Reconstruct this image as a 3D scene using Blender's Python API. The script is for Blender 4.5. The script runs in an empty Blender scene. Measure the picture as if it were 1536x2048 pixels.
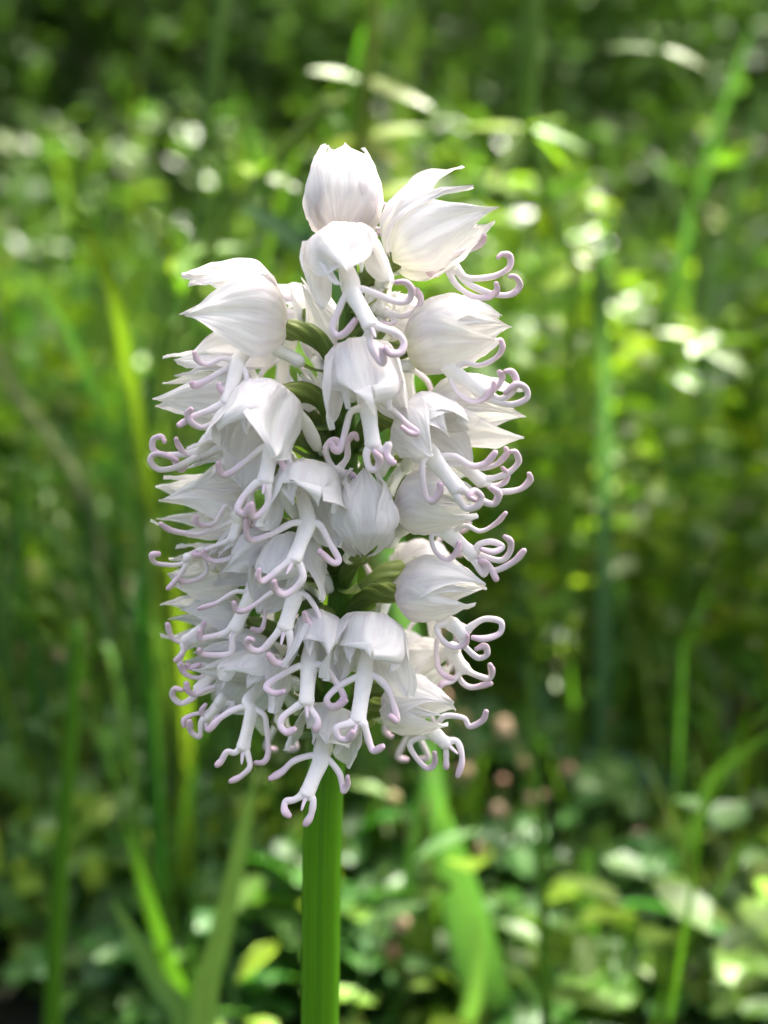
import bpy, math, random
import numpy as np
from mathutils import Vector, Matrix, noise

R = random.Random(11)
scene = bpy.context.scene
COL = scene.collection
rad = math.radians

# ------------------------------------------------------------------ camera
CAM = Vector((0.0, 0.0, 0.30)); PITCH = rad(12.0); VFOV = rad(40.0)
Y0 = 0.196                                    # vertical plane that holds the orchid's stem
cd = bpy.data.cameras.new('camera'); cam = bpy.data.objects.new('camera', cd); COL.objects.link(cam)
cam.location = CAM; cam.rotation_euler = (math.pi/2 - PITCH, 0, 0)
cd.sensor_fit = 'VERTICAL'; cd.sensor_height = 24.0; cd.lens = 12.0/math.tan(VFOV/2)
cd.clip_start = 0.005; cd.clip_end = 400
cd.dof.use_dof = True; cd.dof.focus_distance = 0.188; cd.dof.aperture_fstop = 9.0; cd.dof.aperture_blades = 0
scene.camera = cam

# ------------------------------------------------------------------ sky, sun, exposure
SUN = Vector((0.42, 0.70, 1.15)).normalized()          # direction towards the sun: high, behind the flower
w = bpy.data.worlds.new('World'); scene.world = w; w.use_nodes = True
nt = w.node_tree; nt.nodes.clear()
sky = nt.nodes.new('ShaderNodeTexSky'); sky.sky_type = 'NISHITA'; sky.sun_disc = False
sky.sun_elevation = math.asin(SUN.z); sky.sun_rotation = math.atan2(SUN.x, SUN.y)
sky.air_density = 0.28; sky.dust_density = 9.0; sky.ozone_density = 0.0
bg = nt.nodes.new('ShaderNodeBackground'); bg.inputs['Strength'].default_value = 0.12
wo = nt.nodes.new('ShaderNodeOutputWorld')
nt.links.new(sky.outputs[0], bg.inputs[0]); nt.links.new(bg.outputs[0], wo.inputs[0])
sd = bpy.data.lights.new('sun', 'SUN'); sd.energy = 4.2; sd.angle = rad(0.5); sd.color = (1.0, 0.95, 0.86)
so = bpy.data.objects.new('sun', sd); COL.objects.link(so)
so.rotation_euler = SUN.to_track_quat('Z', 'Y').to_euler()
vs = scene.view_settings
vs.view_transform = 'Standard'; vs.look = 'None'; vs.gamma = 1.0; vs.exposure = 3.1; vs.use_curve_mapping = False
scene.render.engine = 'CYCLES'
cy = scene.cycles
cy.use_denoising = True; cy.max_bounces = 8; cy.diffuse_bounces = 4; cy.transmission_bounces = 4
cy.transparent_max_bounces = 8; cy.sample_clamp_indirect = 4.0; cy.caustics_reflective = False; cy.caustics_refractive = False

# ------------------------------------------------------------------ pixel of the 1536 x 2048 photograph -> point on the vertical plane Y = const
_f = 1024/math.tan(VFOV/2)
FWD = Vector((0, math.cos(PITCH), -math.sin(PITCH))); UP = Vector((0, math.sin(PITCH), math.cos(PITCH)))
def at(px, py, Y):
    d = FWD + Vector((1, 0, 0))*((px-768)/_f) + UP*((1024-py)/_f)
    return CAM + d*(Y/d.y)
PX = 0.2/_f                                    # size of a photo pixel at the orchid, metres

# ------------------------------------------------------------------ mesh helpers
class MB:
    def __init__(s): s.v = []; s.f = []; s.c = []; s.uv = []
    def vert(s, p, c=(1, 1, 1), uv=(0, 0)):
        s.v.append((p[0], p[1], p[2])); s.c.append((c[0], c[1], c[2], 1.0)); s.uv.append(uv); return len(s.v)-1
    def grid(s, P, C=None, U=None, close=False):
        n, m = len(P), len(P[0]); b = len(s.v)
        for i in range(n):
            for j in range(m):
                s.vert(P[i][j], C[i][j] if C else (1, 1, 1), U[i][j] if U else (i/(n-1), j/max(1, m-1)))
        for i in range(n-1):
            for j in range(m if close else m-1):
                k = (j+1) % m
                s.f.append((b+i*m+j, b+i*m+k, b+(i+1)*m+k, b+(i+1)*m+j))
        return b
    def tube(s, pts, rs, cols=None, k=8, caps=True, flat=1.0, twist=0.0, lobes=0, lobe_amp=0.0):
        n = len(pts); pts = [Vector(p) for p in pts]
        t0 = (pts[1]-pts[0]).normalized()
        ref = Vector((0, -1, 0)) if abs(t0.y) < 0.9 else Vector((1, 0, 0))
        nrm = (ref - t0*ref.dot(t0)).normalized()
        P = []; C = []; U = []
        for i in range(n):
            t = (pts[min(i+1, n-1)]-pts[max(i-1, 0)])
            t = t.normalized() if t.length > 1e-12 else t0
            nrm = nrm - t*nrm.dot(t)
            nrm = nrm.normalized() if nrm.length > 1e-9 else t.orthogonal().normalized()
            b = t.cross(nrm)
            row = []
            for j in range(k):
                a = 2*math.pi*j/k + twist*i/(n-1)
                rr = rs[i]*(1+lobe_amp*math.cos(lobes*2*math.pi*j/k))
                row.append(pts[i] + nrm*(math.cos(a)*rr*flat) + b*(math.sin(a)*rr))
            P.append(row); C.append([cols[i] if cols else (1, 1, 1)]*k); U.append([(i/(n-1), j/k) for j in range(k)])
            t0 = t
        b0 = s.grid(P, C, U, close=True)
        if caps:
            for row0, p, q, ci in ((b0, pts[0], pts[0]-(pts[1]-pts[0]).normalized()*rs[0]*0.6, 0), (b0+(n-1)*k, pts[-1], pts[-1]+(pts[-1]-pts[-2]).normalized()*rs[-1]*0.6, n-1)):
                c = s.vert(q, cols[ci] if cols else (1, 1, 1), (0 if ci == 0 else 1, 0))
                for j in range(k):
                    s.f.append((row0+j, row0+(j+1) % k, c) if ci else (row0+(j+1) % k, row0+j, c))
    def mesh(s, name, mat):
        me = bpy.data.meshes.new(name); me.from_pydata(s.v, [], s.f)
        ca = me.color_attributes.new('Col', 'FLOAT_COLOR', 'POINT')
        ca.data.foreach_set('color', np.array(s.c, dtype=np.float32).ravel())
        uvl = me.uv_layers.new(name='UVMap')
        li = np.zeros(len(me.loops), dtype=np.int32); me.loops.foreach_get('vertex_index', li)
        uvl.data.foreach_set('uv', np.array(s.uv, dtype=np.float32)[li].ravel())
        me.polygons.foreach_set('use_smooth', np.ones(len(me.polygons), dtype=bool))
        me.materials.append(mat); me.update(); return me
    def build(s, name, mat, parent=None):
        return link(name, s.mesh(name, mat), parent)
def link(name, data, parent=None, loc=(0, 0, 0)):
    o = bpy.data.objects.new(name, data); COL.objects.link(o); o.location = loc
    if parent: o.parent = parent
    return o
def tag(o, label=None, cat=None, group=None, kind=None):
    for k, v in (('label', label), ('category', cat), ('group', group), ('kind', kind)):
        if v: o[k] = v
    return o
def thing(name, loc, label, cat, group=None, rz=0.0):
    o = link(name, None, None, loc); o.rotation_euler.z = rz; o.empty_display_size = 0.02
    return tag(o, label, cat, group)
def copy_tree(root, loc, rz=0.0, sc=1.0, label=None):
    r = root.copy(); COL.objects.link(r); r.location = loc; r.rotation_euler = (R.uniform(-.1, .1), R.uniform(-.1, .1), rz); r.scale = (sc, sc, sc)
    if label: r['label'] = label
    for ch in root.children:
        c = ch.copy(); COL.objects.link(c); c.parent = r
        for g in ch.children:
            d = g.copy(); COL.objects.link(d); d.parent = c
    return r
def crom(pts, n=6):
    """Catmull-Rom through the points."""
    P = [Vector(p) for p in pts]
    if len(P) < 3:
        return [P[0].lerp(P[-1], i/n) for i in range(n+1)]
    out = []
    for i in range(len(P)-1):
        a = P[i-1] if i else P[0]*2-P[1]; b = P[i]; c = P[i+1]; d = P[i+2] if i+2 < len(P) else P[-1]*2-P[-2]
        for j in range(n):
            t = j/n
            out.append(0.5*((2*b)+(c-a)*t+(2*a-5*b+4*c-d)*t*t+(3*b-a-3*c+d)*t**3))
    out.append(P[-1]); return out
def interp(tab, t):
    for (a, x), (b, y) in zip(tab, tab[1:]):
        if t <= b:
            u = (t-a)/(b-a); u = u*u*(3-2*u)*0.5+u*0.5
            return x+(y-x)*u
    return tab[-1][1]
def mixc(a, b, t): return tuple(x+(y-x)*t for x, y in zip(a, b))

# ------------------------------------------------------------------ materials
def mat_base(name):
    m = bpy.data.materials.new(name); m.use_nodes = True; t = m.node_tree; t.nodes.clear()
    out = t.nodes.new('ShaderNodeOutputMaterial'); return m, t, out
def leafy(name, rough=0.45, transl=0.35, tint=(1, 1, 1), ttint=(1, 1, 1), nscale=60.0, namp=0.25, stretch=None, bump=0.2, spec=0.4, sss=0.0, obj_rand=0.0, bumpdist=0.0004, vein=None):
    """Vertex colour (pigment) x procedural variation; diffuse/gloss plus light let through the blade."""
    m, t, out = mat_base(name)
    N = t.nodes.new; L = t.links.new
    at_ = N('ShaderNodeAttribute'); at_.attribute_name = 'Col'
    tc = N('ShaderNodeTexCoord'); mp = N('ShaderNodeMapping')
    L(tc.outputs['UV' if stretch else 'Object'], mp.inputs[0])
    if stretch: mp.inputs['Scale'].default_value = (stretch[0], stretch[1], 1)
    nz = N('ShaderNodeTexNoise'); nz.inputs['Scale'].default_value = 1.0 if stretch else nscale; nz.inputs['Detail'].default_value = 4
    L(mp.outputs[0], nz.inputs['Vector'])
    mr = N('ShaderNodeMapRange'); L(nz.outputs['Fac'], mr.inputs[0])
    mr.inputs[1].default_value = 0.3; mr.inputs[2].default_value = 0.7; mr.inputs[3].default_value = 1-namp; mr.inputs[4].default_value = 1+namp*0.4
    mx = N('ShaderNodeMix'); mx.data_type = 'RGBA'; mx.blend_type = 'MULTIPLY'; mx.inputs[0].default_value = 1
    L(at_.outputs['Color'], mx.inputs[6])
    if vein:            # tinted veins instead of plain darkening
        vm = N('ShaderNodeMix'); vm.data_type = 'RGBA'; mr.inputs[3].default_value = 0; mr.inputs[4].default_value = 1
        mr.inputs[1].default_value = 0.28; mr.inputs[2].default_value = 0.58
        vm.inputs[6].default_value = (*vein, 1); vm.inputs[7].default_value = (1, 1, 1, 1); L(mr.outputs[0], vm.inputs[0]); L(vm.outputs[2], mx.inputs[7])
    else: L(mr.outputs[0], mx.inputs[7])
    col = mx.outputs[2]
    if obj_rand:
        oi = N('ShaderNodeObjectInfo'); hs = N('ShaderNodeHueSaturation')
        m2 = N('ShaderNodeMapRange'); L(oi.outputs['Random'], m2.inputs[0]); m2.inputs[3].default_value = 1-obj_rand; m2.inputs[4].default_value = 1+obj_rand
        m3 = N('ShaderNodeMapRange'); L(oi.outputs['Random'], m3.inputs[0]); m3.inputs[3].default_value = 0.52; m3.inputs[4].default_value = 0.48
        L(m2.outputs[0], hs.inputs['Value']); L(m3.outputs[0], hs.inputs['Hue']); L(col, hs.inputs['Color']); col = hs.outputs[0]
    p = N('ShaderNodeBsdfPrincipled'); p.inputs['Roughness'].default_value = rough; p.inputs['Specular IOR Level'].default_value = spec
    tm = N('ShaderNodeMix'); tm.data_type = 'RGBA'; tm.blend_type = 'MULTIPLY'; tm.inputs[0].default_value = 1
    L(col, tm.inputs[6]); tm.inputs[7].default_value = (*tint, 1); L(tm.outputs[2], p.inputs['Base Color'])
    if sss:
        p.inputs['Subsurface Weight'].default_value = sss; p.inputs['Subsurface Radius'].default_value = (1.0, 0.9, 0.85); p.inputs['Subsurface Scale'].default_value = 0.0012
    bp = N('ShaderNodeBump'); bp.inputs['Strength'].default_value = bump; bp.inputs['Distance'].default_value = bumpdist
    L(nz.outputs['Fac'], bp.inputs['Height']); L(bp.outputs[0], p.inputs['Normal'])
    if transl > 0:
        tr = N('ShaderNodeBsdfTranslucent'); t2 = N('ShaderNodeMix'); t2.data_type = 'RGBA'; t2.blend_type = 'MULTIPLY'; t2.inputs[0].default_value = 1
        L(col, t2.inputs[6]); t2.inputs[7].default_value = (*ttint, 1); L(t2.outputs[2], tr.inputs[0]); L(bp.outputs[0], tr.inputs['Normal'])
        ms = N('ShaderNodeMixShader'); ms.inputs[0].default_value = transl
        L(p.outputs[0], ms.inputs[1]); L(tr.outputs[0], ms.inputs[2]); L(ms.outputs[0], out.inputs[0])
    else:
        L(p.outputs[0], out.inputs[0])
    return m
M_PETAL = leafy('white_petal', rough=0.5, transl=0.36, namp=0.17, vein=(0.87, 0.83, 0.86), stretch=(1.7, 11), bump=0.5, spec=0.3, bumpdist=0.0005)
M_LIP = leafy('lip_flesh', rough=0.42, transl=0.0, namp=0.05, nscale=900, bump=0.12, spec=0.3, sss=0.0)
M_STEM = leafy('green_stem', rough=0.4, transl=0.0, namp=0.3, stretch=(3, 34), bump=0.5, spec=0.2, sss=0.1, bumpdist=0.0005)
M_OVARY = leafy('ribbed_ovary', rough=0.45, transl=0.0, namp=0.35, stretch=(3, 22), bump=0.6, spec=0.35, bumpdist=0.0004)
M_LEAF = leafy('herb_leaf', rough=0.43, spec=0.2, transl=0.38, ttint=(1.5, 1.6, 0.7), nscale=90, namp=0.35, bump=0.3, obj_rand=0.18)
M_GRASS = leafy('grass_blade', rough=0.5, spec=0.25, transl=0.38, ttint=(1.5, 1.55, 0.6), stretch=(2, 14), namp=0.3, bump=0.3, obj_rand=0.15)
M_DRY = leafy('dry_plant', rough=0.6, transl=0.15, nscale=140, namp=0.4, bump=0.4, obj_rand=0.2)
M_BARK = leafy('bark', rough=0.9, transl=0.0, nscale=22, namp=0.6, bump=0.9, spec=0.1, bumpdist=0.02)
M_CROWN = leafy('tree_leaf', rough=0.7, spec=0.12, transl=0.35, ttint=(1.4, 1.5, 0.6), nscale=9, namp=0.35, bump=0.2)

def soil_material():
    m, t, out = mat_base('woodland_soil'); N = t.nodes.new; L = t.links.new
    tc = N('ShaderNodeTexCoord'); nz = N('ShaderNodeTexNoise'); nz.inputs['Scale'].default_value = 18; nz.inputs['Detail'].default_value = 8
    n2 = N('ShaderNodeTexNoise'); n2.inputs['Scale'].default_value = 130; n2.inputs['Detail'].default_value = 5
    L(tc.outputs['Object'], nz.inputs['Vector']); L(tc.outputs['Object'], n2.inputs['Vector'])
    cr = N('ShaderNodeValToRGB'); e = cr.color_ramp.elements
    e[0].position = 0.3; e[0].color = (0.012, 0.009, 0.006, 1); e[1].position = 0.7; e[1].color = (0.06, 0.04, 0.024, 1)
    el = cr.color_ramp.elements.new(0.52); el.color = (0.026, 0.032, 0.012, 1)
    mx = N('ShaderNodeMath'); mx.operation = 'MULTIPLY_ADD'; L(n2.outputs[0], mx.inputs[0]); mx.inputs[1].default_value = 0.5; 
    m2 = N('ShaderNodeMath'); m2.operation = 'MULTIPLY'; L(nz.outputs[0], m2.inputs[0]); m2.inputs[1].default_value = 0.55
    L(m2.outputs[0], mx.inputs[2]); L(mx.outputs[0], cr.inputs[0])
    p = N('ShaderNodeBsdfPrincipled'); p.inputs['Roughness'].default_value = 0.95; L(cr.outputs[0], p.inputs['Base Color'])
    bp = N('ShaderNodeBump'); bp.inputs['Strength'].default_value = 0.8; bp.inputs['Distance'].default_value = 0.01
    L(mx.outputs[0], bp.inputs['Height']); L(bp.outputs[0], p.inputs['Normal']); L(p.outputs[0], out.inputs[0]); return m

# ------------------------------------------------------------------ ground
def ground_z(x, y):
    return 0.012*noise.noise(Vector((x*3, y*3, 0)))+0.05*noise.noise(Vector((x*.5, y*.5, 3)))*min(1, max(0, (math.hypot(x, y)-.8)/2))+5.0*min(1, max(0, (y-7.5)/9))**1.3
g = MB()
def warp(a): return math.copysign(abs(a)**3*60+abs(a)*2.0, a)
nn = 120
g.grid([[(warp(-1+2*j/nn), 0.9+warp(-1+2*i/nn), ground_z(warp(-1+2*j/nn), 0.9+warp(-1+2*i/nn))) for j in range(nn+1)] for i in range(nn+1)])
go = g.build('ground', soil_material()); go['kind'] = 'structure'; go['label'] = 'dark woodland soil under the herbs'

# ================================================================== THE ORCHID
# photo-detail frames used to note down positions: frame -> (x0, y0, scale)
FR = {1: (540, 290, 2.954), 2: (300, 490, 3.84), 3: (640, 600, 3.491), 4: (280, 720, 3.657),
      5: (640, 780, 3.491), 6: (280, 940, 3.657), 7: (640, 1080, 3.491), 8: (320, 1200, 3.657)}
def P3(fr, x, y, d):
    """detail-frame position + depth (mm in front of the stem axis) -> world point"""
    a, b, s = FR[fr]
    return at(a+x/s, b+y/s, Y0-d*0.001)

# stem and rachis axis in photo pixels, with radius in pixels
AX = [(640, 2048), (646, 1650), (664, 1420), (684, 1200), (690, 1000), (692, 820), (696, 660), (700, 540), (702, 470)]
AXR = [41, 41, 36, 30, 26, 23, 19, 14, 7]
axis = [at(x, y, Y0) for x, y in AX]
foot = Vector((axis[0].x-0.006, Y0+0.004, ground_z(axis[0].x, Y0)))
orchid = thing('orchid', foot, 'white orchid spike of many-limbed lilac-tipped flowers on a thick green stem', 'orchid')
def axis_at(z):
    """point on the rachis at world height z"""
    for a, b in zip(axis, axis[1:]):
        if a.z <= z <= b.z: return a.lerp(b, (z-a.z)/(b.z-a.z))
    return axis[-1].copy() if z > axis[-1].z else axis[0].copy()

pts = crom([foot, foot.lerp(axis[0], .5)+Vector((0.001, 0, 0))]+axis, 8)
rr = []
zz = [p.z for p in axis]
for p in pts:
    rr.append(float(np.interp(p.z, [foot.z]+zz, [4.6/1000]+[r*PX for r in AXR])))
sb = MB()
sc_ = [mixc((0.085, 0.26, 0.008), (0.075, 0.16, 0.02), min(1, max(0, (p.z-axis[1].z)/0.05))) for p in pts]
sb.tube([p-foot for p in pts], rr, sc_, k=40, lobes=9, lobe_amp=0.014)
sb.build('stem', M_STEM, orchid)

# basal leaves of the orchid on the ground (below the frame)
for k in range(5):
    a = k*1.3+0.7; m = MB(); rows = []; cols = []
    ln = R.uniform(.09, .13)
    for i in range(13):
        t = i/12; wv = 0.021*math.sin(math.pi*min(1, t**0.7*0.96+0.04))
        rz_ = 0.02+0.06*math.sin(t*2.2)-0.035*t*t
        rows.append([(math.cos(a)*ln*t-math.sin(a)*wv*v, math.sin(a)*ln*t+math.cos(a)*wv*v, rz_+abs(v)*wv*.35) for v in (-1, -.5, 0, .5, 1)])
        cols.append([(0.06, 0.15, 0.03)]*5)
    m.grid(rows, cols); m.build('basal_leaf', M_GRASS, orchid)

WHITE = (0.92, 0.925, 0.895); PINKW = (0.85, 0.75, 0.81); GREENW = (0.62, 0.68, 0.30); LIPW = (0.93, 0.91, 0.83); LIPB = (0.93, 0.905, 0.86); LILAC = (0.66, 0.47, 0.56); LILAC2 = (0.82, 0.70, 0.76)
FTAB = [(0, .10), (.04, .42), (.10, .70), (.2, .91), (.36, 1), (.55, .93), (.75, .70), (.9, .44), (1, .26)]

BTAB = [(0, .10), (.04, .42), (.10, .64), (.2, .81), (.4, .95), (.65, 1.0), (.85, 1.0), (1, .97)]
def sepal(base, ax, up, side, length, W, th0, hw, layer, flare, curl, seed, tipl=1.0, green=0.0, pink=0.3, asym=0, keel=1.0, bell=0.0, tilt=0.0, helmet=False):
    rnd = random.Random(seed); ph = [rnd.uniform(0, 6.28) for _ in range(5)]
    m = MB(); n, k = 26, 19
    rows = []; cols = []; uvs = []
    rdv = up*math.sin(th0)+side*math.cos(th0)
    tq = Matrix.Rotation(rad(tilt), 3, ax.cross(rdv)) if tilt else None
    pw = 9.0 if helmet else 2.0+bell*(2.6 if asym else 4.0)
    for i in range(n+1):
        t = i/n
        gw = min(1, .50+1.6*t)*max(0, 1-t**pw)**0.95
        if t > .99: gw = 0.03
        row = []; crow = []; urow = []
        for j in range(k):
            v = -1+2*j/(k-1)
            h = hw*gw
            th = th0+rad(h)*v+0.07*math.sin(3*t+ph[0])
            r = W/2*(interp(FTAB, t)*(1-bell)+interp(BTAB, t)*bell)*layer
            e = abs(v)**3
            cl = curl*(1.0 if asym == 0 else (1.5 if v*asym > 0 else 0.35))
            r += W*cl*e*math.sin(math.pi*min(1, t*1.05))*0.5
            r += W*0.035*(math.sin(6*t+ph[1]+3*v)*e + 0.8*math.sin(15*t+ph[2])*e*t)+W*bell*.06*max(0, t-.6)*2.5*math.sin(v*5.5+ph[3])
            r += W*(0.05*noise.noise(Vector((t*2.1+ph[0]*9, v*1.7+ph[1]*9, ph[2])))+0.03*noise.noise(Vector((t*3.5+ph[3]*9, v*4.5, ph[1]*5))))*min(1, t*5)
            r -= W*0.05*math.exp(-(v*4.5)**2)*math.sin(math.pi*min(1, t*1.1))*keel       # crease along the midrib
            r += W*flare*max(0, t-.55)**1.5*(2.1+.6*math.sin(ph[4]))
            x = length*tipl*(t-0.03*math.sin(6*t+ph[3])*e)
            if helmet:      # one broad helmet with an uneven, lobed hem
                lob = .10*math.cos(v*5.2+ph[3]*.3)+.16*noise.noise(Vector((v*2.2+ph[0]*7, ph[1], 0)))-.10*abs(v)
                x += length*lob*t*t
                r += W*(.05*math.sin(v*6.5+ph[2])*max(0, t-.45)*1.8+.05*max(0, t-.8)*5*(.3+.7*math.sin(v*4+ph[4])))
            bend = 0.10*W*math.sin(math.pi*t)
            p = base+ax*x+(up*math.sin(th)+side*math.cos(th))*r+up*bend
            if tq: p = base+tq@(p-base)
            row.append(p)
            c = mixc(WHITE, PINKW, pink*max(0, 1-t*2.2))
            if green: c = mixc(c, GREENW, green*max(0, 1-t*3.2))
            crow.append(c); urow.append((t+seed*.37 % 7, v*.5+seed*.19 % 5))
        rows.append(row); cols.append(crow); uvs.append(urow)
    m.grid(rows, cols, uvs); return m

NF = [0]
def flower(fr, B, T, W, th=None, A=None, L=None, d=(16, 17, 19), arms=(), legs=(), tail=True, spur=None, flare=0.12, curl=0.0, roll=0.0,
           opn=1.0, green=0.0, pink=0.35, ovary=True, dd=0.35, rs=1.0, bract=True, hw=66, up_hint=None, bell=0.0, tilt=(4, 5)):
    NF[0] += 1; sid = NF[0]
    base = P3(fr, *B); tip = P3(fr, *T)
    ax = (tip-base); length = ax.length*(1+.22*bell); ax.normalize()
    Wm = W*PX*1.07
    root = link('flower', None, orchid, base-foot); root.empty_display_size = 0.004
    O = base
    # which way the hood's back faces: away from the lip
    if up_hint: up = Vector(up_hint)
    elif th: 
        lipend = P3(fr, *(L or A or th), d[2] if L else d[0]); up = (base+ax*length*.4)-lipend
        if up.length < 1e-6: up = Vector((0, 0, 1))
    else: up = Vector((0, 0, 1))
    up = up-ax*up.dot(ax); up.normalize(); side = ax.cross(up)
    if roll:
        q = Matrix.Rotation(rad(roll), 3, ax); up = q@up; side = q@side
    rnd = random.Random(sid*7)
    z = Vector((0, 0, 0))
    helm = bell > .5 and not up_hint
    s1 = sepal(z, ax, up, side, length, Wm, rad(90), 80 if helm else hw, .985, flare*rnd.uniform(.7, 1.4), curl*.3, sid*3+1, rnd.uniform(.97, 1.08)*(1-.08*bell), green*.5, pink, bell=bell, tilt=tilt[0], helmet=helm)
    s1.build('sepal', M_PETAL, root)
    if helm: opn = max(opn, .98)
    for sg in (-1, 1):
        s = sepal(z, ax, up, side, length, Wm, rad(90+sg*110*opn), hw, 1.02, flare*rnd.uniform(.7, 1.5), curl, sid*3+2+sg*100, rnd.uniform(.93, 1.06)*(1+.10*bell), green, pink, asym=sg, bell=bell, tilt=tilt[1])
        s.build('sepal', M_PETAL, root)
    for sg in (-1, 1):
        s = sepal(z, ax, up, side, length, Wm, rad(90+sg*52), 26, .86, flare*1.6, 0.02, sid*5+7+sg, rnd.uniform(.88, 1.02), 0, pink, bell=bell*.6, tilt=tilt[0]*.5)
        s.build('petal', M_PETAL, root)
    # lip
    if th:
        r0 = 1/FR[fr][2]
        Th = P3(fr, th[0], th[1], d[0]); Ap = P3(fr, A[0], A[1], d[1])
        inner = base+ax*length*.22-up*Wm*.12
        m = MB()
        def limb(path, ds, r_in, r_mid, r_tip, root_pts, root_r, seed):
            pr = random.Random(seed)
            P = list(root_pts)+[P3(fr, x, y, ds+dd*(i+1)+(pr.uniform(-.15, .25))) for i, (x, y) in enumerate(path)]
            Q = crom(P, 7); n = len(Q); nr = len(root_pts)
            # arc length
            cum = [0]
            for a, b in zip(Q, Q[1:]): cum.append(cum[-1]+(b-a).length)
            s0 = cum[(nr-1)*7]; tot = cum[-1]-s0+1e-9
            rsz = []; cols = []
            for i in range(n):
                if i <= (nr-1)*7:
                    u = i/((nr-1)*7); kk = u*(len(root_r)-1); a = min(int(kk), len(root_r)-2)
                    rv = root_r[a]+(root_r[a+1]-root_r[a])*(kk-a); rsz.append(rv*PX*rs)
                    cols.append(mixc(LIPW, LIPB, u))
                else:
                    u = (cum[i]-s0)/tot
                    rv = float(np.interp(u, [0, .18, .6, .88, 1], [r_in, r_mid*1.1, r_mid, r_tip, r_tip*.72]))
                    rsz.append(rv*PX*rs*(1+.05*math.sin(u*17+seed)))
                    cols.append(mixc(mixc(LIPB, LILAC2, min(1, u*1.5)), LILAC, max(0, u-.62)*2.2))
            m.tube([q-O for q in Q], rsz, cols, k=10, flat=.78)
        if L:
            Lp = P3(fr, L[0], L[1], d[2])
            sd_ = (Lp-Ap); sd_ = sd_.cross(Vector((0, 1, 0))).normalized()*PX
        else:
            Lp = None; sd_ = Vector((1, 0, 0))*PX
        # arms leave the trunk sideways; legs run down inside it, so the forks are webbed
        for i, a in enumerate(arms):
            f0 = P3(fr, a[0][0], a[0][1], d[1])
            limb(a, d[1], 8.0, 5.5, 6.9, [inner, Th, Ap.lerp(Th, .35)], [10, 13, 10.5], sid*11+i)
        for i, a in enumerate(legs):
            f0 = P3(fr, a[0][0], a[0][1], d[2])
            sgn = 1 if (f0-Lp).dot(sd_) > 0 else -1
            o = sd_*sgn*4.5
            limb(a, d[2], 8.8, 5.9, 7.2, [inner, Th+o*.8, Ap+o*1.25, Ap.lerp(Lp, .55)+o*.9, Lp+o*1.2], [9, 9.5, 9, 8.5, 10], sid*13+i)
        if L:
            dn_ = (Lp-Ap).normalized()
            tk = crom([inner, Th, Ap, Ap.lerp(Lp, .5), Lp, Lp+dn_*PX*7], 6); nt_ = len(tk)
            m.tube([q-O-Vector((0, .0002, 0)) for q in tk], [float(np.interp(i/(nt_-1), [0, .2, .4, .6, .8, 1], [11, 14, 15.5, 13, 13.5, 9]))*PX*rs for i in range(nt_)],
                   [mixc(mixc(LIPW, LIPB, i/(nt_-1)), LILAC2, max(0, i/(nt_-1)-.75)*1.6) for i in range(nt_)], k=14, flat=.62)
        if L and tail and legs:
            f0 = Lp+(Lp-Ap).normalized()*PX*rnd.uniform(26, 34)+Vector((rnd.uniform(-5, 5)*PX, -0.0004, 0))
            m.tube([q-O for q in crom([Lp-(Lp-Ap).normalized()*PX*6, Lp+(f0-Lp)*.5, f0], 4)], [x*PX for x in (6, 6, 5.5, 5, 4, 3.6, 3.2, 2.6, 1.8)], [LILAC2]*9, k=7)
        m.build('lip', M_LIP, root)
        # column in the throat
        c = MB(); c0 = inner-O
        c.tube([c0, c0+ax*length*.12, c0+ax*length*.26-up*Wm*.03], [8*PX, 8*PX, 6*PX], [(0.55, 0.58, 0.12), (0.62, 0.64, 0.25), (0.75, 0.74, 0.6)], k=8)
        c.build('column', M_LIP, root)
    # spur
    sp = MB()
    if spur: Q = [P3(fr, *q)-O for q in spur]
    else:
        back = (axis_at(base.z)-base); back.z = 0; back = back.normalized() if back.length > 1e-5 else Vector((0, 1, 0))
        e = ax*length*.1-up*Wm*.25
        Q = [e, e+back*.0022+Vector((0, 0, -.0022)), e+back*.0042+Vector((0, 0, -.0058))]
    Q = crom(Q, 5)
    sp.tube(Q, [float(np.interp(i/(len(Q)-1), [0, .3, .8, 1], [13, 12, 14, 10]))*PX for i in range(len(Q))], [mixc(WHITE, GREENW, .12)]*len(Q), k=10)
    sp.build('spur', M_LIP, root)
    # ovary: ribbed, twisted, from the rachis to the flower's base
    if ovary:
        z0 = base.z-R.uniform(.006, .010); a0 = axis_at(z0)
        if base.z > axis[-1].z-0.002: a0 = axis_at(axis[-1].z-0.002-R.uniform(0, .004))
        mid = a0.lerp(base, .5)+Vector((0, 0, .0022))
        Q = crom([a0, mid, base+ax*length*.03], 7)
        o = MB(); n = len(Q)
        o.tube([q-O for q in Q], [float(np.interp(i/(n-1), [0, .3, .8, 1], [.8, 1.15, 1.4, 1.1]))*.001 for i in range(n)],
               [mixc((0.08, 0.16, 0.025), (0.20, 0.27, 0.05), i/(n-1)) for i in range(n)], k=24, twist=3.4, lobes=6, lobe_amp=.13)
        o.build('ovary', M_OVARY, root)
        # little bract where the ovary leaves the rachis
        if bract:
            b = MB(); outd = (base-a0); outd = outd.normalized(); sdv = outd.cross(Vector((0, 0, 1))); sdv = sdv.normalized() if sdv.length > 1e-4 else Vector((1, 0, 0))
            dn = sdv.cross(outd).normalized()
            if dn.z > 0: dn = -dn
            rows = []
            for i in range(8):
                t = i/7; c0 = a0+outd*(.0075*t+.0015)+dn*(.0022*math.sin(t*2.2)+.0005)
                wv = .0016*math.sin(math.pi*min(1, .2+t*.8))
                rows.append([c0+sdv*wv*v-dn*.0006*abs(v)-O for v in (-1, -.4, .4, 1)])
            b.grid(rows, [[mixc((0.11, 0.22, 0.04), (0.45, 0.5, 0.3), i/7)]*4 for i in range(8)]); b.build('bract', M_GRASS, root)
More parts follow.
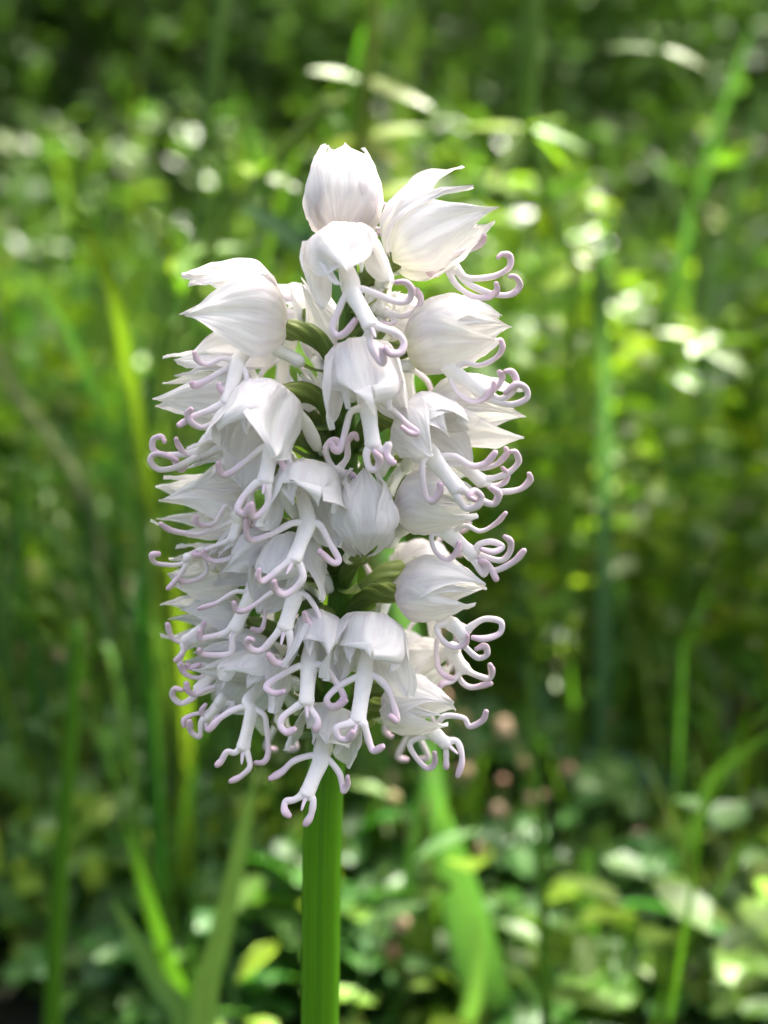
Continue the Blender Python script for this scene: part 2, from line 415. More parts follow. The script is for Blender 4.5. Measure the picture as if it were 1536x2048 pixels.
    return root

# ---- the flowers, top to bottom (positions noted from the photograph, depth in mm from the stem axis)
# top, hood upright, lip turned away
flower(1, (425, 560, 5), (435, 75, 0), 150, tilt=(0, -3), hw=58, bell=0.45, th=(560, 430), A=(590, 470), L=None, d=(-2, -3, -4), opn=0.72, flare=0.0, roll=0, green=.25,
       arms=[[(610, 535), (640, 522), (665, 520)], [(620, 490), (650, 497), (690, 500)], [(640, 430), (690, 400), (690, 365), (668, 345)]], up_hint=(0, -1, .15), pink=.9, ovary=True)
# top, turned to the sun side
flower(1, (728, 690, 7), (1330, 395, 9), 130, tilt=(26, 0), th=(985, 690), A=(1040, 690), L=(1085, 735), d=(6, 5, 5), green=.55, flare=0.05, pink=.25, roll=-62, opn=.92, hw=76,
       arms=[[(1105, 640), (1190, 615), (1250, 580), (1266, 530)], [(1060, 760), (1110, 835), (1200, 893), (1290, 900), (1340, 860), (1335, 812)], [(1000, 755), (965, 765), (930, 745)]],
       legs=[[(1150, 780), (1240, 788), (1340, 770), (1415, 720), (1415, 655), (1370, 645), (1345, 668)], [(1150, 800), (1230, 850), (1340, 885), (1430, 880), (1476, 830), (1450, 780), (1412, 775)]],
       spur=[(770, 720, 6), (690, 760, 5), (640, 850, 4)])
# just below the top, facing out
flower(1, (375, 545, 9), (480, 800, 16), 112, tilt=(0, 10), hw=56, bell=0.6, th=(480, 800), A=(485, 870), L=(590, 1060), d=(14, 15, 18), curl=0.25, flare=0.02, opn=0.92, pink=.15, green=.1,
       arms=[[(560, 855), (650, 890), (750, 928), (815, 920), (838, 860), (800, 812), (740, 812)], [(440, 900), (400, 990), (368, 1075), (395, 1128), (450, 1105), (508, 1030)]],
       legs=[[(590, 1150), (600, 1200), (640, 1270), (672, 1280), (658, 1200)], [(660, 1080), (745, 1110), (790, 1165), (770, 1225), (710, 1230), (680, 1195)]], dd=.3, rs=1.08)
# half hidden behind it
flower(1, (640, 1000, 3), (760, 850, 4), 80, th=(680, 990), A=(710, 1000), L=None, d=(5, 6, 7), pink=.2,
       arms=[[(770, 1012), (850, 990), (890, 920), (870, 865), (852, 850)], [(740, 1040), (700, 1060), (650, 1050)]])
# upper side flower with five spread tips
flower(2, (1020, 640, 4), (215, 600, 8), 168, tilt=(15, 9), th=(690, 870), A=(670, 930), L=(600, 1200), d=(9, 10, 12), flare=0.24, roll=0, opn=1.0, green=.5, pink=.8, hw=62,
       arms=[[(560, 965), (440, 1038), (350, 1080), (315, 1055)], [(560, 868), (450, 918), (370, 890), (338, 820)], [(735, 980), (742, 1090), (695, 1188), (610, 1165), (535, 1100), (530, 1062)]],
       legs=[[(545, 1320), (420, 1402), (325, 1370), (288, 1300), (322, 1255)], [(470, 1262), (350, 1310), (255, 1365), (215, 1390)]],
       spur=[(960, 800, 5), (1080, 860, 4), (1170, 910, 4)], tail=False)
# white hood standing behind the rachis
flower(2, (1375, 900, -4), (1150, 280, -2), 84, flare=.05, pink=.4)
flower(2, (1190, 1290, -3), (1130, 950, -2), 62, flare=.05, pink=.1)
# second side flower
flower(4, (880, 330, 0), (130, 270, 4), 125, tilt=(14, 0), th=(560, 520), A=(500, 590), L=(420, 680), d=(4, 4, 5), flare=0.15, pink=.1, green=.2,
       arms=[[(580, 600), (520, 670), (430, 708), (330, 680), (280, 620), (262, 570)], [(400, 690), (310, 800), (270, 770), (240, 720)]],
       legs=[[(300, 692), (160, 690), (95, 650), (100, 580), (160, 562), (182, 605)], [(400, 715), (260, 785), (140, 800), (78, 745), (95, 695), (170, 690), (280, 740)]], tail=False)
# domed hood facing out beside the rachis
flower(4, (1010, 235, 8), (830, 640, 15), 148, tilt=(0, 0), hw=62, bell=0.85, th=(990, 560), A=(965, 640), L=(915, 880), d=(13, 14, 17), curl=0.05, flare=0.1, opn=0.83, pink=.05,
       arms=[[(880, 655), (770, 745), (650, 830), (590, 825), (570, 745)], [(1060, 660), (1095, 760), (1118, 860), (1085, 850), (1050, 780), (1020, 725)]],
       legs=[[(840, 910), (750, 1010), (715, 1095), (770, 1125), (800, 1060)], [(935, 950), (935, 1050), (880, 1125), (822, 1140), (815, 1045)]], rs=1.1)
flower(4, (960, 760, 3), (380, 850, 9), 105, flare=.24, pink=.05, th=(820, 930), A=(800, 960), L=None, d=(5, 5, 6), roll=20,
       arms=[[(845, 1180), (862, 1240), (855, 1265)], [(800, 1150), (790, 1230), (770, 1150)]])
flower(6, (800, 330, 0), (110, 270, 4), 124, tilt=(14, 0), th=(700, 330), A=(715, 380), L=(680, 500), d=(6, 6, 7), flare=0.15, pink=.05, green=.25, opn=1.05,
       arms=[[(640, 260), (550, 385), (460, 405), (408, 380), (410, 335)], [(450, 465), (330, 462), (220, 440), (145, 388)]],
       legs=[[(620, 530), (490, 580), (465, 620), (430, 625), (395, 622)], [(690, 580), (670, 640), (560, 668), (480, 640), (460, 590)]], tail=False)
# centre facing flower
flower(3, (240, 300, 10), (330, 770, 16), 128, tilt=(0, 4), hw=62, bell=0.8, th=(320, 720), A=(335, 760), L=(370, 1010), d=(14, 15, 17), curl=0.12, flare=0.06, opn=0.83, pink=.2, roll=-6,
       arms=[[(220, 780), (180, 900), (140, 1040), (100, 1040), (75, 990)], [(420, 710), (530, 790), (610, 865), (680, 925), (625, 925), (570, 885)]],
       legs=[[(325, 1080), (345, 1170), (395, 1180), (415, 1110), (380, 1065)], [(440, 1050), (480, 1010), (470, 1080), (500, 1130), (525, 1140)]], rs=1.1)
# sun-side flower with a green-based hood
flower(3, (600, 330, 5), (1300, 190, 8), 142, tilt=(0, 0), th=(880, 460), A=(930, 500), L=(1130, 640), d=(9, 9, 10), flare=0.06, green=.75, pink=.45, roll=34, hw=82,
       arms=[[(1010, 445), (1120, 455), (1225, 405), (1272, 340), (1262, 275)], [(920, 575), (975, 660), (1065, 712), (1150, 690), (1205, 625), (1212, 570)]],
       legs=[[(1190, 695), (1330, 730), (1440, 690), (1440, 620), (1370, 590), (1290, 655)], [(1250, 690), (1345, 640), (1370, 560), (1335, 500), (1285, 500)], [(1230, 610), (1270, 545), (1250, 495)]],
       tail=False, spur=[(640, 460, 6), (560, 470, 5), (520, 500, 4)])
# crumpled hood in front of a longer one
flower(5, (580, 190, 9), (905, 400, 14), 124, hw=62, bell=0.6, th=(770, 430), A=(800, 490), L=(960, 690), d=(13, 14, 16), curl=0.1, flare=0.08, pink=.3,
       arms=[[(720, 500), (718, 620), (740, 745), (790, 775), (835, 710), (838, 650)], [(940, 465), (1060, 530), (1160, 510), (1230, 430)]],
       legs=[[(970, 760), (1020, 825), (1100, 810), (1125, 745), (1075, 705), (1045, 745), (1085, 770)], [(1050, 730), (1130, 775), (1215, 795), (1245, 725), (1190, 680)]], tail=False, rs=1.1, opn=0.83)
flower(5, (720, 170, 3), (1410, 195, 6), 124, th=(960, 480), A=(1000, 520), L=(1130, 640), d=(6, 6, 7), flare=.2, pink=.2, roll=30, hw=72,
       arms=[[(1080, 545), (1220, 525), (1300, 450), (1295, 400)], [(1060, 590), (1180, 665), (1280, 650), (1310, 590), (1270, 540)]],
       legs=[[(1240, 705), (1390, 695), (1465, 630), (1460, 580)], [(1300, 585), (1385, 505), (1365, 435), (1325, 430)]], tail=False)
# upside-down flower beside the rachis: hood up, lip rising behind it
flower(5, (310, 1160, 13), (300, 620, 9), 126, tilt=(0, -4), hw=66, bell=0.3, th=(170, 740), A=(165, 640), L=(120, 560), d=(7, 8, 9), opn=0.7, flare=0.02, pink=.25, up_hint=(.1, -1, 0),
       arms=[[(80, 615), (150, 578), (210, 585), (262, 625)]],
       legs=[[(55, 480), (40, 410), (75, 355), (125, 360), (150, 425)], [(190, 470), (195, 360), (240, 310), (262, 350)]], tail=False, spur=[(240, 1120, 10), (215, 1150, 9), (200, 1190, 8)])
# right, middle
flower(5, (530, 810, 7), (1120, 810, 11), 122, tilt=(0, 0), th=(870, 990), A=(920, 1020), L=(1070, 1150), d=(10, 10, 11), flare=0.06, pink=.5, roll=28, green=.15, hw=82,
       arms=[[(785, 1010), (800, 1115), (880, 1185), (950, 1140), (972, 1060)], [(1010, 945), (1120, 985), (1230, 930), (1300, 855)]],
       legs=[[(1110, 1080), (1200, 1060), (1275, 1095), (1210, 1130), (1120, 1110)], [(1090, 1215), (1145, 1290), (1165, 1215), (1110, 1200)], [(1170, 1210), (1235, 1330)], [(1200, 1260), (1350, 1200), (1430, 1115)], [(1250, 1190), (1320, 1140), (1330, 1060), (1285, 1020)]], tail=False, spur=[(600, 960, 6), (530, 1010, 5), (480, 1090, 5)])
# front flowers left of the rachis
flower(6, (1200, 10, 9), (1210, 340, 16), 128, tilt=(0, 4), hw=62, bell=0.85, th=(1225, 340), A=(1220, 410), L=(1130, 650), d=(14, 15, 18), curl=0.1, flare=0.1, pink=.1, opn=0.83,
       arms=[[(1110, 390), (960, 470), (830, 512), (785, 480), (775, 370)], [(1310, 400), (1385, 530), (1452, 650), (1420, 680), (1355, 635), (1308, 590)]],
       legs=[[(1060, 690), (950, 780), (890, 815), (862, 780), (872, 722)], [(1175, 710), (1190, 790), (1130, 870), (1050, 912), (990, 870), (978, 810)]], rs=1.12)
flower(6, (1180, 520, 6), (1080, 860, 12), 122, tilt=(0, 5), opn=0.83, hw=62, bell=0.8, th=(1120, 860), A=(1130, 920), L=(1060, 1150), d=(11, 13, 15), curl=0.12, flare=0.12, pink=.1,
       arms=[[(1000, 880), (870, 965), (760, 1030), (700, 1020), (688, 965)], [(1215, 915), (1290, 1020), (1325, 1130), (1275, 1155), (1215, 1095), (1203, 1040)]],
       legs=[[(990, 1210), (900, 1310), (830, 1320), (785, 1280), (795, 1235), (832, 1245)], [(1095, 1210), (1100, 1330), (1055, 1412), (985, 1405), (935, 1345)]], rs=1.12)
flower(6, (960, 560, 3), (540, 770, 9), 104, th=(820, 870), A=(810, 920), L=(695, 1155), d=(8, 9, 10), flare=.1, pink=.1, roll=20,
       arms=[[(700, 890), (560, 972), (425, 1015)], [(890, 950), (912, 1070), (885, 1170), (815, 1160)]],
       legs=[[(600, 1200), (490, 1225), (440, 1230), (435, 1170)], [(675, 1220), (665, 1335), (560, 1355), (450, 1345), (430, 1310)]])
flower(6, (720, 760, -2), (240, 720, 3), 112, th=(500, 600), A=(430, 620), L=(350, 650), d=(4, 5, 6), flare=.1, green=.55, pink=0,
       arms=[[(300, 688), (180, 692), (105, 675), (88, 625), (145, 612)], [(490, 735), (420, 800), (320, 818), (262, 770)]],
       legs=[[(400, 600), (395, 625)], [(310, 740), (240, 830), (200, 872)]], tail=False)
flower(6, (760, 1130, -1), (195, 1080, 3), 104, th=(480, 1160), A=(420, 1190), L=(330, 1250), d=(4, 5, 6), flare=.16, green=.6, pink=0,
       arms=[[(300, 1255), (225, 1210), (200, 1120)], [(440, 1210), (450, 1170), (470, 1110)]],
       legs=[[(310, 1270), (315, 1330), (255, 1400)], [(290, 1400), (310, 1440), (390, 1440), (440, 1420)]], tail=False)
# low left
flower(8, (880, 480, 3), (200, 430, 7), 100, th=(420, 520), A=(360, 550), L=(290, 660), d=(6, 6, 7), flare=.12, green=.3, pink=0,
       arms=[[(380, 480), (310, 560), (220, 560), (160, 510), (155, 460)], [(320, 475), (240, 500), (190, 470)]],
       legs=[[(440, 628), (360, 645), (265, 692), (205, 665), (192, 600)], [(240, 715), (150, 755), (90, 700), (110, 650), (165, 660)]], tail=False)
flower(8, (850, 470, 6), (620, 700, 12), 116, tilt=(0, 8), hw=62, bell=0.8, th=(650, 730), A=(670, 810), L=(610, 1075), d=(12, 13, 15), curl=0.12, flare=0.1, green=.35, pink=0, opn=0.83,
       arms=[[(570, 790), (440, 865), (350, 960)], [(760, 840), (780, 950), (792, 1110), (760, 1185), (690, 1190)]],
       legs=[[(545, 1118), (490, 1110), (450, 1175), (410, 1215)], [(648, 1150), (655, 1225), (590, 1290), (510, 1330)]], rs=1.05, spur=[(930, 590, 6), (980, 600, 5), (1000, 640, 4)])
flower(8, (560, 640, 1), (440, 700, 5), 60, th=(460, 720), A=(430, 770), L=(350, 860), d=(8, 8, 9), flare=.2, green=.3, pink=0,
       arms=[[(540, 760), (450, 845), (360, 858), (305, 815), (335, 762)], [(370, 850), (280, 830), (180, 870), (175, 930)]],
       legs=[[(300, 900), (290, 1000), (225, 960), (215, 880)], [(340, 900), (345, 960)]], tail=False)
# low front row
flower(8, (1150, 110, 9), (1150, 440, 15), 96, tilt=(0, 3), opn=0.83, hw=62, bell=0.85, th=(1090, 420), A=(1090, 500), L=(1070, 740), d=(14, 15, 17), curl=0.1, flare=0.1, pink=.15,
       arms=[[(1000, 490), (880, 555), (790, 615), (785, 655), (845, 682), (912, 668)], [(1195, 480), (1280, 590), (1345, 710), (1300, 765)]],
       legs=[[(985, 790), (905, 850), (880, 920), (930, 968), (992, 942)], [(1105, 800), (1155, 885), (1135, 965)]], rs=1.1)
flower(7, (360, 570, 9), (330, 900, 16), 124, tilt=(0, 6), hw=62, bell=0.85, th=(315, 890), A=(310, 960), L=(265, 1250), d=(14, 15, 18), curl=0.12, flare=0.1, pink=.1, opn=0.83,
       arms=[[(225, 970), (120, 1030), (48, 1110), (75, 1165), (140, 1150), (185, 1115)], [(400, 960), (475, 1045), (510, 1140), (535, 1255), (485, 1225)]],
       legs=[[(205, 1280), (118, 1312), (130, 1380), (195, 1392), (232, 1335)], [(310, 1290), (340, 1400), (375, 1470), (445, 1438)]], rs=1.15)
flower(8, (1250, 830, 9), (1190, 1100, 15), 104, tilt=(0, 12), hw=54, bell=0.6, th=(1180, 1090), A=(1180, 1160), L=(1075, 1415), d=(13, 14, 17), curl=0.3, flare=0.05, pink=.15, green=.15, opn=0.9,
       arms=[[(1090, 1140), (975, 1180), (890, 1258), (800, 1310)], [(1245, 1180), (1310, 1265), (1330, 1340), (1345, 1400), (1372, 1350), (1372, 1290)]],
       legs=[[(985, 1460), (920, 1475), (912, 1540), (950, 1585)], [(1120, 1465), (1105, 1570), (1058, 1650)]], rs=1.12)
# right, lower
flower(7, (540, 370, 7), (1130, 370, 12), 124, tilt=(0, 0), th=(880, 560), A=(930, 590), L=(1000, 660), d=(9, 10, 11), flare=0.06, pink=.6, roll=24, hw=82,
       arms=[[(815, 610), (850, 690), (930, 748), (1010, 730), (1032, 660)], [(1000, 600), (1040, 640)]],
       legs=[[(1060, 600), (1150, 552), (1260, 570), (1255, 650), (1150, 690), (1060, 680)], [(1010, 740), (1100, 822), (1165, 800), (1150, 740), (1085, 765)]], tail=False,
       spur=[(560, 350, 5), (470, 370, 4), (390, 420, 3)])
flower(7, (580, 960, 1), (910, 790, 3), 92, th=(910, 760), A=(930, 790), L=(1000, 900), d=(6, 6, 7), flare=.03, pink=.3,
       arms=[[(825, 690), (815, 830), (850, 930), (940, 972)], [(960, 850), (970, 960), (1050, 1028), (1200, 1000)]],
       legs=[[(1060, 930), (1175, 968), (1200, 920), (1185, 865)], [(920, 985), (860, 1000), (830, 1035)]], tail=False)
flower(7, (450, 1150, 7), (930, 1220, 12), 112, tilt=(3, 0), th=(770, 1340), A=(810, 1360), L=(880, 1420), d=(10, 10, 11), flare=0.06, pink=.25, roll=22, hw=80,
       arms=[[(635, 1410), (660, 1505), (745, 1592), (800, 1560), (800, 1480)], [(860, 1235), (1000, 1242), (1045, 1302), (1135, 1260), (1162, 1190)]],
       legs=[[(880, 1490), (880, 1600)], [(960, 1410), (992, 1530), (960, 1655)]], tail=True, spur=[(440, 1140, 5), (390, 1160, 4), (400, 1250, 4)])
# flowers on the far side of the spike
for px_, py_, dx_, dd_ in ((610, 620, -60, -16), (770, 640, 60, -15), (560, 860, -90, -14), (810, 900, 110, -13), (690, 760, 10, -18), (590, 1090, -70, -15), (800, 1130, 90, -14), (690, 1010, 0, -18), (610, 1290, -60, -15), (770, 1310, 70, -14)):
    FR[9] = (0, 0, 1.0)
    flower(9, (px_, py_, dd_*.45), (px_+dx_, py_+30, dd_), 110, th=(px_+dx_*.5, py_+70), A=(px_+dx_*.7, py_+95), L=(px_+dx_*.8, py_+150), d=(dd_*.8, dd_*.95, dd_*1.05), dd=-.2,
           arms=[[(px_+dx_*.7-40, py_+120), (px_+dx_*.7-50, py_+150), (px_+dx_*.7-35, py_+165)], [(px_+dx_*.7+40, py_+120), (px_+dx_*.7+50, py_+150), (px_+dx_*.7+35, py_+165)]],
           legs=[[(px_+dx_*.8-20, py_+180), (px_+dx_*.8-30, py_+205), (px_+dx_*.8-10, py_+210)], [(px_+dx_*.8+20, py_+180), (px_+dx_*.8+30, py_+205), (px_+dx_*.8+10, py_+210)]])

# ================================================================== THE WOODLAND FLOOR AND TREES BEHIND
def blade_rows(P, wds, sidev, fold=0.25):
    rows = []
    for i, p in enumerate(P):
        t = (P[min(i+1, len(P)-1)]-P[max(i-1, 0)]).normalized()
        s = sidev-t*sidev.dot(t); s = s.normalized() if s.length > 1e-6 else t.orthogonal()
        n = t.cross(s)
        w_ = wds[i]/2
        rows.append([p-s*w_+n*w_*fold, p, p+s*w_+n*w_*fold])
    return rows
def add_leaf(mb, p, d, n, ln, wd, col, curve=0.2, seg=4, shape=0.8, cup=.15):
    """a small curved leaf: p base, d direction, n normal-ish"""
    s = d.cross(n); s = s.normalized() if s.length > 1e-6 else d.orthogonal().normalized(); n = s.cross(d).normalized()
    rows = []; cols = []
    for i in range(seg+1):
        t = i/seg; w_ = wd/2*(math.sin(math.pi*(t**shape)*.96+.04) if i < seg else .05)
        c = p+d*(ln*t)-n*(ln*curve*t*t)
        rows.append([c-s*w_+n*w_*cup, c, c+s*w_+n*w_*cup]); cols.append([col, mixc(col, (0.16, 0.24, 0.06), .25), col])
    mb.grid(rows, cols)
def rdir(zlo=-1, zhi=1):
    a = R.uniform(0, 2*math.pi); z = R.uniform(zlo, zhi); r = math.sqrt(max(0, 1-z*z)); return Vector((r*math.cos(a), r*math.sin(a), z))
GREENS = [(0.040, 0.108, 0.010), (0.054, 0.126, 0.013), (0.030, 0.090, 0.016), (0.075, 0.14, 0.013), (0.034, 0.098, 0.026)]
LIME = [(0.13, 0.24, 0.012), (0.16, 0.27, 0.015), (0.10, 0.22, 0.014)]
def gcol(src=GREENS):
    c = R.choice(src); k = R.uniform(.75, 1.25); return (c[0]*k, c[1]*k, c[2]*k)

# ---------- single grass blades and stalks that can be picked out
def blade(name, pxs, Y, wpx, col, label, cat='grass', mat=None, stalk=False, fold=.25, Y1=None, group=None, ext=True):
    """pxs: photo points from the top down, in the vertical plane Y..Y1; carried on to the ground below"""
    n = len(pxs); Y1 = Y1 or Y
    P = [at(x, y, Y+(Y1-Y)*i/(n-1)) for i, (x, y) in enumerate(pxs)]
    k = 0.2/Y
    Wd = [w_*PX/k for w_ in wpx]
    if ext and P[-1].z > 0.012:
        q = P[-1]; dirv = (P[-1]-P[-2]).normalized(); fo = Vector((q.x+dirv.x*.25*q.z, q.y, ground_z(q.x, q.y)-.004))
        P.append(fo); Wd.append(Wd[-1])
    Q = crom(P, 6); m = len(Q)
    wi = [float(np.interp(i/(m-1)*(len(P)-1), range(len(P)), Wd)) for i in range(m)]
    base = Q[-1]
    t = thing(name, base, label, cat, group); t['kind'] = 'thing'
    b = MB(); Q = [q-base for q in Q]
    if stalk: b.tube(Q, [w_/2 for w_ in wi], [col]*m, k=8); b.build('stalk', mat or M_GRASS, t)
    else:
        b.grid(blade_rows(Q, wi, Vector((1, .25, 0)), fold), [[col, mixc(col, (0.2, 0.3, 0.1), .2), col]]*m); b.build('blade', mat or M_GRASS, t)
    return t, base
G1 = (0.095, 0.23, 0.013); G2 = (0.11, 0.24, 0.06); G3 = (0.045, 0.13, 0.06); G4 = (0.14, 0.22, 0.03)
blade('grass_stalk', [(158, 1250), (140, 1500), (118, 1780), (105, 2048)], .36, [22, 30, 36, 38], G1, 'bright upright grass stalk standing clear of the herbs beside the low left flowers', stalk=True)
blade('meadow_grass', [(512, 1545), (480, 1690), (440, 1870), (405, 2048)], .34, [6, 34, 50, 62], G2, 'pale tapering grass blade rising just beside the orchid stem')
blade('meadow_grass', [(225, 1800), (270, 1880), (320, 1970), (370, 2060)], .37, [8, 32, 44, 50], G2, 'short pale grass blade arching away from the bright stalk')
blade('meadow_grass', [(250, 1640), (290, 1780), (335, 1920), (380, 2060)], .40, [8, 28, 36, 40], G1, 'thin green blade leaning between the stalk and the pale tapering blade')
blade('broad_grass', [(862, 1560), (890, 1680), (930, 1830), (985, 2060)], .42, [16, 60, 96, 105], G2, 'broad strap-shaped green blade growing behind the orchid stem')
blade('meadow_grass', [(950, 1830), (958, 1900), (945, 2000), (930, 2060)], .40, [10, 30, 40, 40], G2, 'narrow blade crossing the foot of the broad strap-shaped blade')
blade('meadow_grass', [(1172, 1700), (1170, 1850), (1150, 1960), (1130, 2060)], .45, [30, 54, 60, 64], (0.06, 0.17, 0.025), 'upright dark green blade beside the broad strap-shaped blade')
blade('tall_grass_plant', [(1214, 400), (1208, 600), (1208, 950), (1206, 1340)], .60, [4, 22, 32, 34], (0.05, 0.14, 0.06), 'tall straight bluish green blade standing beside the spike')
blade('meadow_grass', [(1260, 1270), (1190, 1370), (1110, 1450), (1020, 1510)], .62, [18, 40, 40, 30], (0.05, 0.13, 0.035), 'blade bent over diagonally at the foot of the tall bluish blade')
blade('meadow_grass', [(1050, 1330), (1130, 1480), (1250, 1530), (1370, 1600)], .60, [26, 44, 50, 50], G3, 'bluish blade bent low across the herbs beyond the low flowers')
blade('meadow_grass', [(1536, 1470), (1440, 1540), (1400, 1620), (1350, 1780)], .48, [24, 40, 38, 26], (0.05, 0.15, 0.02), 'green blade curving over the tan seed heads')
blade('meadow_grass', [(1424, 470), (1416, 700), (1402, 950), (1380, 1180)], .66, [8, 18, 22, 22], (0.07, 0.18, 0.05), 'thin upright blade behind the pale pair of leaves')
blade('meadow_grass', [(1060, 930), (1100, 1040), (1130, 1120), (1160, 1300)], .70, [8, 18, 18, 18], (0.05, 0.15, 0.03), 'dark leaning blade close beside the middle flowers')
blade('meadow_grass', [(1500, 60), (1420, 300), (1370, 480), (1330, 700)], .80, [8, 20, 24, 22], (0.07, 0.18, 0.04), 'long leaning blade high in the shade beyond the pale pair of leaves')
blade('meadow_grass', [(1536, 150), (1490, 330), (1450, 520), (1440, 700)], .85, [8, 20, 24, 22], (0.06, 0.17, 0.05), 'long blade beside another at the edge of the dark thicket')
blade('meadow_grass', [(255, 720), (250, 850), (240, 980), (235, 1250)], .66, [10, 30, 36, 30], (0.06, 0.20, 0.03), 'wide upright blade next to the side flowers over dark ground')
blade('meadow_grass', [(150, 640), (165, 760), (190, 860), (225, 1050)], .70, [8, 22, 26, 24], (0.06, 0.2, 0.03), 'leaning blade joining the wide upright blade')
blade('dry_stalk', [(-40, 640), (30, 780), (100, 880), (170, 990), (196, 1080)], .62, [16, 18, 20, 18, 12], (0.20, 0.25, 0.09), 'arching pale straw-green stalk over the side herbs', mat=M_DRY, stalk=True)
blade('tall_stalk', [(447, -20), (430, 130), (408, 280), (400, 460)], .60, [22, 22, 20, 14], (0.14, 0.25, 0.04), 'slender yellow green stalk with a joint, rising through the dark thicket', stalk=True)
blade('meadow_grass', [(590, 520), (560, 575), (548, 640), (590, 900), (645, 1300)], .46, [10, 32, 36, 30, 26], LIME[1], 'short lime blade tip showing between two white hoods')
blade('meadow_grass', [(485, 410), (560, 455), (620, 500), (680, 560)], .44, [20, 40, 42, 42], G3, 'grey green blade slanting down behind the topmost flowers')
blade('meadow_grass', [(1200, 600), (1170, 720), (1150, 900), (1140, 1100)], .78, [8, 20, 24, 22], LIME[2], 'lime blade beside the tall bluish blade')
blade('meadow_grass', [(840, 20), (820, 90), (805, 170), (800, 300)], .7, [18, 40, 44, 40], G4, 'yellow green blade behind the thin upright stalk at the top')

# ---------- jointed herbs with whorled leaves
def whorled(name, pxs, Y, wpx, nodes, label, lw=24, cols=LIME, stemcol=G4, ext=True, group=None):
    n = len(pxs); P = [at(x, y, Y) for x, y in pxs]; k = 0.2/Y
    if ext and P[-1].z > .012:
        P.append(Vector((P[-1].x, P[-1].y, ground_z(P[-1].x, P[-1].y)-.003)))
    Q = crom(P, 6); base = Q[-1]
    t = thing(name, base, label, 'herb', group)
    b = MB(); m = len(Q)
    b.tube([q-base for q in Q], [float(np.interp(i/(m-1), [0, 1], [wpx[0], wpx[1]]))*PX/k/2 for i in range(m)], [stemcol]*m, k=7); b.build('stalk', M_GRASS, t)
    for (x, y, leaves) in nodes:
        c = at(x, y, Y)
        for lf in leaves:
            if len(lf) == 4: lx, ly, dy, lw_ = lf
            else: lx, ly, dy = lf; lw_ = lw
            e = at(lx, ly, Y+dy); d = e-c; ln = d.length; d.normalize()
            q = MB(); nv = Vector((0, -.5, 1)); nv = (nv-d*nv.dot(d)).normalized()
            add_leaf(q, c-base, d, nv, ln, lw_*PX/k, R.choice(cols), curve=.12, seg=6)
            q.build('leaf', M_LEAF, t)
    return t
whorled('crosswort', [(1062, -30), (1062, 120), (1058, 240), (1075, 330), (1120, 480), (1150, 640)], .56, (34, 12),
        [(1058, 258, [(915, 240, .01, 34), (995, 350, -.02, 46), (1120, 225, -.02, 64), (1190, 290, .01, 44), (1020, 285, .03, 30), (1150, 330, .03, 30)])], 'sunlit jointed herb with a spread whorl of pale leaves at the top')
whorled('crosswort', [(655, 205), (600, 270), (520, 355), (430, 480), (370, 640), (340, 800)], .52, (34, 14),
        [(655, 215, [(700, 180, .01), (610, 205, .02), (690, 250, -.01)]), (520, 355, [(478, 320, .01, 30), (540, 310, -.01, 34), (600, 370, .0, 36), (520, 400, -.01, 30), (590, 330, 0, 26)]),
         (365, 510, [(345, 440, 0, 36), (380, 560, -.01, 46), (340, 540, .01, 40), (490, 480, .01, 32), (360, 590, 0, 34)])], 'leaning jointed herb with leaf clusters behind the upper flowers')
whorled('crosswort', [(752, -30), (742, 100), (725, 210), (720, 330), (740, 500)], .56, (32, 14),
        [(730, 165, [(622, 128, -.01, 46), (868, 200, -.01, 44), (790, 150, .02, 30)]), (720, 280, [(640, 300, 0, 52), (820, 330, 0, 40), (760, 230, 0, 36), (850, 240, .01, 44)]), (730, 400, [(800, 380, 0, 46), (880, 350, .01, 44), (690, 300, 0, 40)])],
        'upright jointed herb crowned with lime leaves behind the topmost hood', cols=[(0.20, 0.27, 0.01), (0.16, 0.25, 0.012)])
whorled('crosswort', [(1195, 510), (1190, 600), (1180, 760), (1180, 900)], .60, (20, 10),
        [(1190, 540, [(1085, 560, 0, 56), (1240, 500, 0, 44), (1150, 480, .02, 40), (1220, 590, 0, 40), (1120, 590, .01, 40)])], 'jointed herb with a pale leaf cluster beside the tall bluish blade')
whorled('broad_leaf_herb', [(1400, 660), (1400, 740), (1405, 900), (1410, 1000)], .68, (18, 10),
        [(1395, 660, [(1425, 480, -.01, 50), (1480, 540, .01, 46), (1470, 690, 0, 40), (1350, 720, 0, 34)])], 'herb with a pale upright pair of oval leaves', cols=[(0.13, 0.22, 0.10), (0.12, 0.2, 0.09)])
whorled('crosswort', [(1300, 60), (1330, 130), (1385, 200), (1390, 420), (1395, 640)], .66, (16, 10),
        [(1330, 100, [(1240, 150, 0, 40), (1420, 130, 0, 40), (1390, 190, .01, 34), (1200, 80, .02, 30)])], 'dim jointed herb drooping in the shade above the pale pair of leaves', cols=GREENS)

